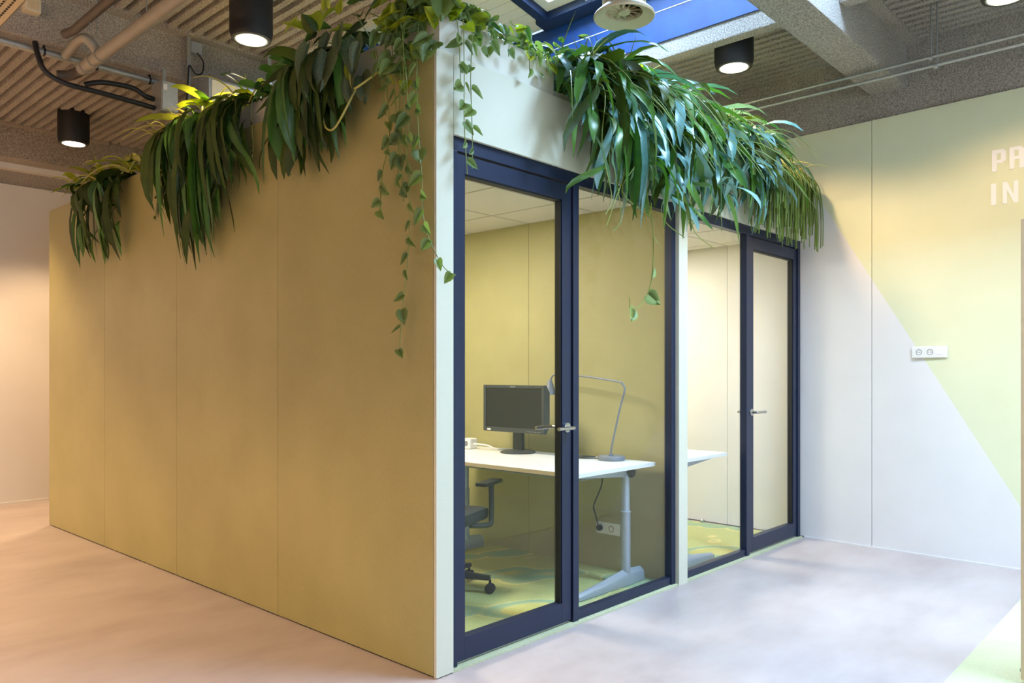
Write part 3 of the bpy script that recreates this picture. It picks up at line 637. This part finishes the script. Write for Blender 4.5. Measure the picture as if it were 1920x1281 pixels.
# swirl air diffuser under a duct
d = empty('air_diffuser', (1.161, -.186, 3.215), 'round cream swirl air diffuser hanging below the skylight', 'vent')
cx, cy, z = 1.161, -.186, 3.215
obj('duct', G().lathe([(.115, z + .06), (.115, 4.34)], (cx, cy, 0), 40), 'cream', d, smooth=True)
obj('flange', G().lathe([(.115, z + .06), (.158, z + .022), (.162, z + .012), (.158, z + .004), (.13, z + .016), (.098, z + .03), (.096, z + .06)], (cx, cy, 0), 48), 'cream', d, smooth=True)
obj('core', G().lathe([(.0, z + .028), (.03, z + .028), (.034, z + .05)], (cx, cy, 0), 24), 'cream', d, smooth=True)
bk = obj('back_plate', G().lathe([(0, z + .075), (.097, z + .075)], (cx, cy, 0), 32), 'hole', d)
for k in range(12):
    a = k * PI / 6; b = a + .16; q = lambda r, t, h: (cx + r * math.cos(t), cy + r * math.sin(t), h)
    obj('vane', G().add([q(.03, a - .12, z + .036), q(.097, a - .05, z + .036), q(.097, b + .12, z + .06), q(.03, b + .2, z + .06), q(.03, a - .12, z + .038), q(.097, a - .05, z + .038), q(.097, b + .12, z + .062), q(.03, b + .2, z + .062)],
        [(0, 1, 2, 3), (7, 6, 5, 4), (0, 4, 5, 1), (1, 5, 6, 2), (2, 6, 7, 3), (3, 7, 4, 0)]), 'cream', d)
# drain pipe group on the left
p = empty('drain_pipe', (-.46, 1.6, 3.3), 'thick beige-grey drain pipe running under the ceiling at the left', 'pipe')
obj('pipe', G().tube([(-.46, -1.0, 3.3), (-.46, 2.86, 3.3)], .037, 20), 'greypipe', p, smooth=True)
for y in (2.6, 2.72, 2.86): obj('collar', G().tube([(-.46, y - .03, 3.3), (-.46, y + .03, 3.3)], .043, 20), 'greypipe', p, smooth=True)
obj('branch', G().tube(smooth_path([(-.46, 2.62, 3.31), (-.5, 2.59, 3.35), (-.54, 2.6, 3.385), (-.545, 2.7, 3.4), (-.52, 2.92, 3.41), (-.507, 3.05, 3.415)], 6), .028, 16), 'greypipe', p, smooth=True)
obj('elbow', G().tube(smooth_path([(-.46, 2.88, 3.3), (-.46, 2.97, 3.3), (-.50, 3.03, 3.28), (-.56, 3.05, 3.27)], 5), .034, 16), 'darkpipe', p, smooth=True)
for y in (.6, 1.9): obj('hanger', G().tube([(-.46, y, 3.33), (-.46, y, 3.8)], .003, 6), 'zinc', p)
obj_dark = obj('dark_pipe', G().tube([(-.6, -1.0, 3.42), (-.6, 2.62, 3.42), (-.62, 2.72, 3.42)], .026, 14), 'darkpipe', None, smooth=True)
tag(obj_dark, 'dark brown pipe beside the thick beige drain pipe at the left', 'pipe')
p = empty('conduit', (-1.4, 3.1, 3.42), 'straight grey conduit clipped along the underside of the left ceiling beam', 'pipe')
obj('tube', G().tube([(-3.2, 3.11, 3.42), (.13, 3.11, 3.42)], .024, 16), 'zinc', p, smooth=True)
for x in (-2.2, -1.4, -.62, -.3, .05): obj('clip', G().tube([(x - .006, 3.11, 3.42), (x + .006, 3.11, 3.42)], .028, 16).box(x - .006, x + .006, 3.1, 3.12, 3.43, 3.462), 'black', p)
for k, pts in enumerate(([(-.69, 3.04, 3.44), (-.685, 3.0, 3.35), (-.65, 2.975, 3.25), (-.54, 2.96, 3.2), (-.34, 2.955, 3.195), (-.12, 2.96, 3.19), (.028, 2.965, 3.185)],
                         [(-.40, 3.035, 3.25), (-.3, 2.99, 3.28), (-.12, 2.98, 3.29), (-.03, 2.98, 3.257), (.028, 2.98, 3.25)])):
    o = obj('black_cable', G().tube(smooth_path(pts, 6), .017, 10), 'black', smooth=True)
    tag(o, ('lower' if k == 0 else 'upper') + ' thick black cable bending from the drain pipe to the grey junction box', 'cable')
p = empty('junction_box', (.085, 2.92, 3.14), 'upright grey steel junction box under the left ceiling beam', 'box')
bx('body', (.03, .145, 2.86, 3.02, 3.15, 3.36), 'zinc', p, .004); bx('cover', (.034, .141, 2.852, 2.861, 3.156, 3.354), 'zinc', p, .002); bx('label_plate', (.04, .065, 2.849, 2.853, 3.29, 3.33), 'plug', p)
bx('bracket', (.08, .1, 2.95, 2.97, 3.36, 3.47), 'zinc', p)
p = empty('hanging_rail', (.275, 2.98, 2.6), 'thin galvanised hanging rail in front of the left ceiling beam', 'rail')
bx('channel', (.262, .288, 2.97, 2.985, 2.602, 3.765), 'zinc', p, .002); bx('socket_box', (.29, .37, 2.97, 3.03, 3.66, 3.74), 'greymetal', p, .004)
obj('cable', G().tube(smooth_path([(.33, 2.96, 3.66), (.37, 2.95, 3.6), (.36, 2.95, 3.52), (.31, 2.95, 3.5), (.27, 2.955, 3.55), (.262, 2.96, 3.45), (.25, 2.965, 3.2)], 6), .006, 8), 'black', p, smooth=True)
p = empty('air_unit', (.58, 2.87, 2.6), 'pale grey sheet-metal ventilation cabinet on the pod roof behind the big hanging plant', 'cabinet')
bx('body', (.31, .95, 2.74, 2.99, 2.602, 3.425), 'greymetal', p, .004); bx('front_panel', (.33, .93, 2.732, 2.741, 2.64, 3.41), 'planter', p, .003)
for x in (.8,): bx('bracket', (x, x + .03, 2.8, 2.83, 3.425, 3.775), 'zinc', p)
p = empty('cable_tray', (-1.2, 1.6, 3.1), 'perforated cream cable tray in the top left corner', 'cable tray')
bx('tray_base', (-1.42, -1.125, -1, 2.1, 3.1, 3.104), 'tray', p); bx('rim', (-1.128, -1.124, -1, 2.1, 3.1, 3.15), 'tray', p); bx('rim', (-1.422, -1.418, -1, 2.1, 3.1, 3.15), 'tray', p)
g = G()
for i in range(60):
    for j in range(8): g.box(-1.39 + j * .032, -1.38 + j * .032, .2 + i * .031 + (j % 2) * .015, .218 + i * .031 + (j % 2) * .015, 3.0985, 3.0999)
tag(obj('slots', g, 'hole', p), kind='stuff')
for y in (.3, 1.9): obj('hanger', G().tube([(-1.27, y, 3.1), (-1.27, y, 3.8)], .004, 6), 'zinc', p)
p = empty('junction_box', (-.72, 2.99, 3.6), 'small beige junction box on the left ceiling beam', 'box')
bx('body', (-.77, -.68, 2.95, 3.03, 3.6, 3.68), 'cream', p, .004); bx('lid', (-.755, -.695, 2.945, 2.951, 3.612, 3.668), 'tray', p, .002)
for k, (x, y) in enumerate(((-.66, 2.3), (-.6, 2.36), (-.54, 2.42))):
    tag(obj('suspension_wire', G().tube([(x, y, 3.43 if k == 0 else 3.34), (x, y, 3.8)], .0025, 6), 'zinc'), 'thin steel suspension wire above the drain pipe', 'wire', 'suspension wires above the drain pipe')
# right: two thin conduits on hangers
for k, (z, lab) in enumerate(((3.425, 'upper thin steel conduit crossing below the right ceiling beams'), (3.365, 'lower thin steel conduit crossing below the right ceiling beams'))):
    p = empty('thin_conduit', (3.4, -1, z), lab, 'pipe'); yo = -.03 * k
    obj('tube', G().tube([(3.4, 6.2, z), (3.4, -5, z + .01)], .011, 12), 'zinc', p, smooth=True)
    for y in (-3.2, -1.09, 1.0, 3.0):
        obj('hanger', G().tube([(3.4 + .02 * k, y + yo, z), (3.4 + .02 * k, y + yo, 3.81)], .005, 8), 'zinc', p, smooth=True)
        obj('clamp', G().tube([(3.4, y + yo - .012, z), (3.4, y + yo + .012, z)], .017, 12), 'zinc', p)

# ================================================================== WALL THINGS
def wall_socket(name, label, pts, outn):
    pass
p = empty('wall_socket', (wx(-.93), -.935, 1.44), 'white double wall socket strip where the green paint meets the white', 'socket')
wxx = wx(-.93)
bx('plate', (wxx - .016, wxx - .001, -1.058, -.822, 1.448, 1.532), 'plug', p, .006)
for y in (-.872, -.945):
    obj('outlet', G().lathe([(.021, -.0165), (.021, -.0175), (.018, -.0175), (.016, -.0165)], (wxx, y, 1.49), 20, 'x'), 'zinc', p)
    for dy in (-.006, .006): obj('pin_hole', G().lathe([(0, -.0172), (.003, -.0172)], (wxx, y + dy, 1.49), 8, 'x'), 'hole', p)
bx('blank_cover', (wxx - .018, wxx - .015, -1.035, -.985, 1.473, 1.507), 'plug', p, .001)
def letter(polys, y, z, h, parent):
    g = G()
    for pl in polys: g.prism([(y - a * h, z + b * h) for a, b in pl], 0, wx(y - .05) - .003, wx(y - .05) + .002)
    return obj('letter', g, 'lettering', parent)
LET = dict(P=[[(0, 0), (.2, 0), (.2, 1), (0, 1)], [(.2, .84), (.36, .84), (.44, 1), (.2, 1)], [(.2, .36), (.4, .36), (.36, .52), (.2, .52)], [(.36, .84), (.36, .52), (.4, .36), (.57, .48), (.57, .88), (.44, 1)]],
           R=[[(0, 0), (.2, 0), (.2, 1), (0, 1)], [(.2, .84), (.36, .84), (.44, 1), (.2, 1)], [(.2, .42), (.4, .42), (.36, .57), (.2, .57)], [(.36, .84), (.36, .57), (.4, .42), (.57, .53), (.57, .88), (.44, 1)], [(.38, 0), (.58, 0), (.57, .53), (.4, .42)]],
           I=[[(0, 0), (.21, 0), (.21, 1), (0, 1)]], N=[[(0, 0), (.18, 0), (.18, 1), (0, 1)], [(.18, 1), (.18, .62), (.44, 0), (.44, .38)], [(.44, 0), (.62, 0), (.62, 1), (.44, 1)]])
p = empty('wall_lettering', (3.93, -1.4, 2.5), 'white bold capital lettering PR over IN on the green painted wall', 'lettering')
for ch, y, z in (('P', -1.336, 2.727), ('R', -1.44, 2.727), ('I', -1.33, 2.497), ('N', -1.40, 2.497)): letter(LET[ch], y, z, .148, p)
p = empty('wooden_screen', (2.0, -2.3, 0), 'oak-coloured upright wooden screen at the right edge of the picture', 'screen')
# stands side-on to the view at the right edge
g = G(); A = Vector((1.645, -1.905, 0)); dr = Vector((.678, -.735, 0)); th = Vector((.735, .678, 0)) * .04
for nm, a, b, z0, z1, mt in (('board', .012, .45, .02, 2.0, 'wood'), ('edge_strip', 0.006, .012, .02, 2.0, 'edge')):
    q = [A + dr * a, A + dr * b, A + dr * b + th, A + dr * a + th]; obj(nm, G().prism([(v.x, v.y) for v in q], 2, z0, z1), mt, p)
q = [A + dr * .08 - th * 3, A + dr * .38 - th * 3, A + dr * .38 + th * 4, A + dr * .08 + th * 4]; obj('foot', G().prism([(v.x, v.y) for v in q], 2, .0072, .02), 'zinc', p)
tag(bx('carpet_field', (-1.5, 3.72, -5.5, -1.64, .0, .007), 'rug'), 'pale green carpet area on the floor at the lower right', 'carpet')

# ================================================================== FURNITURE IN THE ROOMS
def tabletop_cable(name, pts, r, mat, label): return tag(obj(name, G().tube(smooth_path(pts, 6), r, 8), mat, smooth=True), label, 'cable')
def desk(x0, x1, y0, y1, wallside, label):
    t = empty('desk', ((x0 + x1) / 2, (y0 + y1) / 2, .01), label, 'desk', 'white desks in the pod rooms'); zt = .77
    bx('desktop', (x0, x1, y0, y1, zt - .026, zt), 'desk', t, .002)
    for ex in (x0 - .001, x1 - .001): bx('edge_band', (ex, ex + .002, y0 + .001, y1 - .001, zt - .0255, zt - .002), 'edge', t)
    s = 1 if wallside > 0 else -1; xc = x1 - .19 if s > 0 else x0 + .19; xf, xb = (x0 + .12, x1 - .02) if s > 0 else (x1 - .05, x0 + .02)
    for ya in (y0 + .1, y1 - .1):
        lg = obj('leg', G().lathe([(0, .03), (.032, .03), (.032, .45), (.034, .455), (.034, .46), (.027, .462), (.027, .7), (0, .7)], (xc, ya, .01), 24), 'greymetal', t, smooth=True)
        g = G()
        def sec(x, w, h): return [(x, ya - w, .012), (x, ya + w, .012), (x, ya + w * .8, .012 + h * .7), (x, ya, .012 + h), (x, ya - w * .8, .012 + h * .7)]
        st = [sec(xf, .03, .035), sec(xf + (xc - xf) * .5, .036, .065), sec(xc, .04, .1), sec(xb, .036, .085)]
        vs = sum(st, []); fs = [tuple(range(5)), tuple(range(15, 20))]
        for i in range(3):
            for k in range(5): fs.append((i * 5 + k, i * 5 + (k + 1) % 5, i * 5 + 5 + (k + 1) % 5, i * 5 + 5 + k))
        g.add(vs, fs); obj('foot', g, 'greymetal', t, .006, smooth=True)
        xa = x0 + .06 if s > 0 else x1 - .06
        obj('support_arm', G().prism([(xc + s * .06, .742), (xa, .742), (xa, .728), (xc - s * .06, .69), (xc + s * .05, .69)], 1, ya - .022, ya + .022), 'greymetal', t, .003)
        obj('crank_knob', G().lathe([(0, -.05), (.026, -.05), (.034, -.04), (.034, -.03), (.026, -.024), (0, -.024)], (xc + s * .015, ya, .715), 20, 'y'), 'black', t, smooth=True)
    bx('crossbeam', (xc - .03, xc + .03, y0 + .12, y1 - .12, .695, .735), 'greymetal', t, .003)
    bx('cable_tray', (xc - .2, xc - .06, y0 + .3, y1 - .3, .66, .665), 'greymetal', t)
    return t
desk(1.185, 2.0, .15, 1.8, 1, 'white sit-stand desk with silver T-legs in the first glazed room')
desk(2.15, 2.87, .1, 1.7, -1, 'white desk with silver legs in the second glazed room')
# monitor
p = empty('monitor', (1.83, 1.17, .77), 'black widescreen computer monitor on the first desk', 'monitor')
mx, ya, yb, za, zb = 1.775, .885, 1.465, .918, 1.252
hs = obj('housing', G().prism([(mx, za), (mx + .02, za), (mx + .055, za + .05), (mx + .055, zb - .05), (mx + .02, zb), (mx, zb)], 1, ya, yb), 'bezel', p, .004)
for d in ((ya, ya + .024, za, zb), (yb - .024, yb, za, zb), (ya + .024, yb - .024, za, za + .032), (ya + .024, yb - .024, zb - .022, zb)):
    bx('bezel', (mx - .008, mx + .001, *d), 'bezel', p, .002)
bx('screen', (mx - .003, mx + .0005, ya + .024, yb - .024, za + .032, zb - .022), 'screen', p)
bx('sticker', (mx - .0085, mx - .0075, yb - .075, yb - .04, za + .008, za + .02), 'plug', p)
for i in range(7): bx('button', (mx - .010, mx - .0075, ya + .03 + i * .02, ya + .04 + i * .02, za + .01, za + .014), 'zinc', p)
bx('badge', (mx - .0085, mx - .0075, 1.15, 1.2, zb - .014, zb - .009), 'zinc', p)
obj('neck', G().prism([(1.14, .775), (1.23, .775), (1.225, 1.05), (1.145, 1.05)], 0, mx + .05, mx + .085), 'black', p, .008)
obj('base', G().lathe([(0, .771), (.125, .771), (.128, .776), (.11, .786), (.03, .794), (0, .794)], (mx + .06, 1.185, 0), 40), 'bezel', p, smooth=True)
# desk lamp
p = empty('desk_lamp', (1.9, .41, .77), 'grey desk lamp with a round base and bent arm on the first desk', 'lamp')
obj('base', G().lathe([(0, .771), (.084, .771), (.088, .775), (.088, .794), (.084, .798), (0, .798)], (1.9, .42, 0), 40), 'lampgrey', p, smooth=True)
obj('collar', G().lathe([(0, .797), (.016, .797), (.016, .806), (.012, .81), (0, .81)], (1.9, .425, 0), 20), 'lampgrey', p, smooth=True)
arm = smooth_path([(1.9, .425, .8), (1.9, .42, .85), (1.905, .36, 1.1), (1.91, .325, 1.225), (1.91, .34, 1.262), (1.91, .385, 1.283), (1.93, .7, 1.318), (1.945, .9, 1.325), (1.945, .955, 1.318), (1.945, .975, 1.285)], 6)
obj('arm', G().tube(arm, .0065, 12), 'lampgrey', p, smooth=True)
obj('shade', G().lathe([(.0, 1.295), (.014, 1.29), (.020, 1.27), (.045, 1.185), (.042, 1.185), (.017, 1.265), (0, 1.27)], (1.945, .98, 0), 28), 'lampgrey', p, smooth=True)
tabletop_cable('lamp_cable', [(1.9, .518, .776), (1.82, .58, .776), (1.84, .72, .776), (1.93, .66, .777), (1.9, .55, .782), (1.83, .62, .781), (1.86, .8, .778), (1.95, .75, .776)], .004, 'black', 'coiled black lamp cable lying on the first desk')
tabletop_cable('power_cable', [(1.9, .36, .62 + .11), (1.94, .33, .66), (1.9, .3, .65), (1.86, .28, .69)], .006, 'black', 'short black cable looped under the near end of the first desk')
p = empty('plug_cable', (1.98, .55, .28), 'black cable with a plug in the socket below the first desk', 'cable')
obj('cable', G().tube(smooth_path([(1.8, .42, .69), (1.84, .46, .6), (1.93, .58, .47), (2.0, .64, .42), (2.01, .63, .37), (2.012, .615, .32), (2.02, .612, .295)], 6), .005, 8), 'black', p, smooth=True)
obj('plug', G().lathe([(0, -.012), (.02, -.012), (.02, -.035), (.012, -.04), (0, -.04)], (2.05, .61, .285), 16, 'x'), 'black', p, smooth=True)
p = empty('floor_socket', (2.045, .53, .24), 'white triple socket strip low on the partition behind the desk leg', 'socket')
bx('plate', (2.038, 2.05, .385, .645, .245, .325), 'plug', p, .004)
for y in (.61, .52): obj('outlet', G().lathe([(.022, -.0125), (.022, -.0135), (.018, -.0135), (.016, -.0125)], (2.05, y, .285), 20, 'x'), 'zinc', p)
bx('blank_cover', (2.036, 2.0385, .405, .455, .262, .308), 'plug', p, .001)
p = empty('power_cube', (1.8, 1.64, .77), 'white power cube on the far end of the first desk', 'socket')
bx('body', (1.76, 1.84, 1.6, 1.68, .771, .85), 'plug', p, .01)
obj('outlet', G().lathe([(0, -.0015), (.02, -.0015), (.02, .0)], (1.76, 1.64, .812), 20, 'x'), 'lampgrey', p)
obj('cord', G().tube(smooth_path([(1.8, 1.6, .81), (1.8, 1.54, .81), (1.81, 1.46, .805), (1.84, 1.41, .782), (1.92, 1.375, .777), (1.985, 1.3, .777)], 6), .006, 8), 'plug', p, smooth=True)
# office chair (swivel)
cxx, cyy = .93, 1.0
p = empty('office_chair', (cxx, cyy, .01), 'black swivel office chair half hidden by the first door stile', 'chair')
for k in range(5):
    a = math.radians(-8 + 72 * k); dx, dy = math.cos(a), math.sin(a); ex, ey = cxx + dx * .31, cyy + dy * .31
    sd = Vector((-dy, dx, 0)) * .022; c = Vector((cxx, cyy, 0)); e = Vector((ex, ey, 0))
    obj('base_arm', G().add([c + sd * 1.3 + Vector((0, 0, .1)), c - sd * 1.3 + Vector((0, 0, .1)), e - sd + Vector((0, 0, .09)), e + sd + Vector((0, 0, .09)), c + sd * 1.3 + Vector((0, 0, .15)), c - sd * 1.3 + Vector((0, 0, .15)), e - sd + Vector((0, 0, .115)), e + sd + Vector((0, 0, .115))],
        [(0, 1, 2, 3), (7, 6, 5, 4), (0, 4, 5, 1), (1, 5, 6, 2), (2, 6, 7, 3), (3, 7, 4, 0)]), 'black', p, .006)
    w = G()
    for s in (-1, 1):
        o = Vector((ex, ey, .04)) + Vector((-dy, dx, 0)) * .014 * s; pp = []
        w.tube([o - Vector((-dy, dx, 0)) * .009, o - Vector((-dy, dx, 0)) * .006, o + Vector((-dy, dx, 0)) * .006, o + Vector((-dy, dx, 0)) * .009], [.025, .03, .03, .025], 18)
    w.tube([(ex, ey, .04), (ex, ey, .095)], .008, 8); obj('caster', w, 'black', p, smooth=True)
obj('gas_column', G().lathe([(.03, .1), (.03, .25), (.02, .255), (.02, .4)], (cxx, cyy, 0), 20), 'black', p, smooth=True)
bx('mechanism', (cxx - .12, cxx + .12, cyy - .09, cyy + .09, .38, .43), 'black', p, .012)
obj('seat', G().box(cxx - .22, cxx + .2, cyy - .24, cyy + .24, .43, .51), 'fabric', p, .035, smooth=True)
g = G(); st = []
for i, (z, x, w) in enumerate(((.53, -.2, .2), (.62, -.19, .225), (.75, -.2, .23), (.9, -.225, .215), (1.0, -.25, .17))):
    st.append([(cxx + x + .05 * (1 - (j / 3 - 1) ** 2) * -1 + .02, cyy + w * (j / 3 - 1), z) for j in range(7)])
vs = sum(st, []) + [(v[0] - .05, v[1], v[2]) for v in sum(st, [])]; fs = []
for i in range(4):
    for j in range(6):
        a = i * 7 + j; fs += [(a, a + 1, a + 8, a + 7), (a + 35, a + 42, a + 43, a + 36)]
for i in range(4): fs += [(i * 7, i * 7 + 7, i * 7 + 42, i * 7 + 35), (i * 7 + 6, i * 7 + 41, i * 7 + 48, i * 7 + 13)]
for j in range(6): fs += [(j, j + 35, j + 36, j + 1), (28 + j, 29 + j, 64 + j, 63 + j)]
obj('backrest', g.add(vs, fs), 'fabric', p, .012, smooth=True)
obj('back_support', G().tube(smooth_path([(cxx - .1, cyy, .4), (cxx - .25, cyy, .42), (cxx - .3, cyy, .6), (cxx - .27, cyy, .75)], 5), .025, 12), 'black', p, smooth=True)
for s in (-1, 1):
    y = cyy + s * .27
    obj('armrest_post', G().tube(smooth_path([(cxx + .0, cyy + s * .2, .42), (cxx + .12, y, .41), (cxx + .15, y, .46), (cxx + .15, y, .655)], 5), .017, 10), 'black', p, smooth=True)
    obj('armrest_pad', G().box(cxx + .0, cxx + .24, y - .04, y + .04, .655, .68), 'black', p, .01, smooth=True)
p.rotation_euler.z = math.radians(20)
tag(obj('door_stop', G().lathe([(0, .01), (.022, .01), (.022, .03), (.015, .038), (0, .04)], (3.96, .9, 0), 16), 'steel', smooth=True), 'small steel door stop on the carpet of the second room', 'door stop')
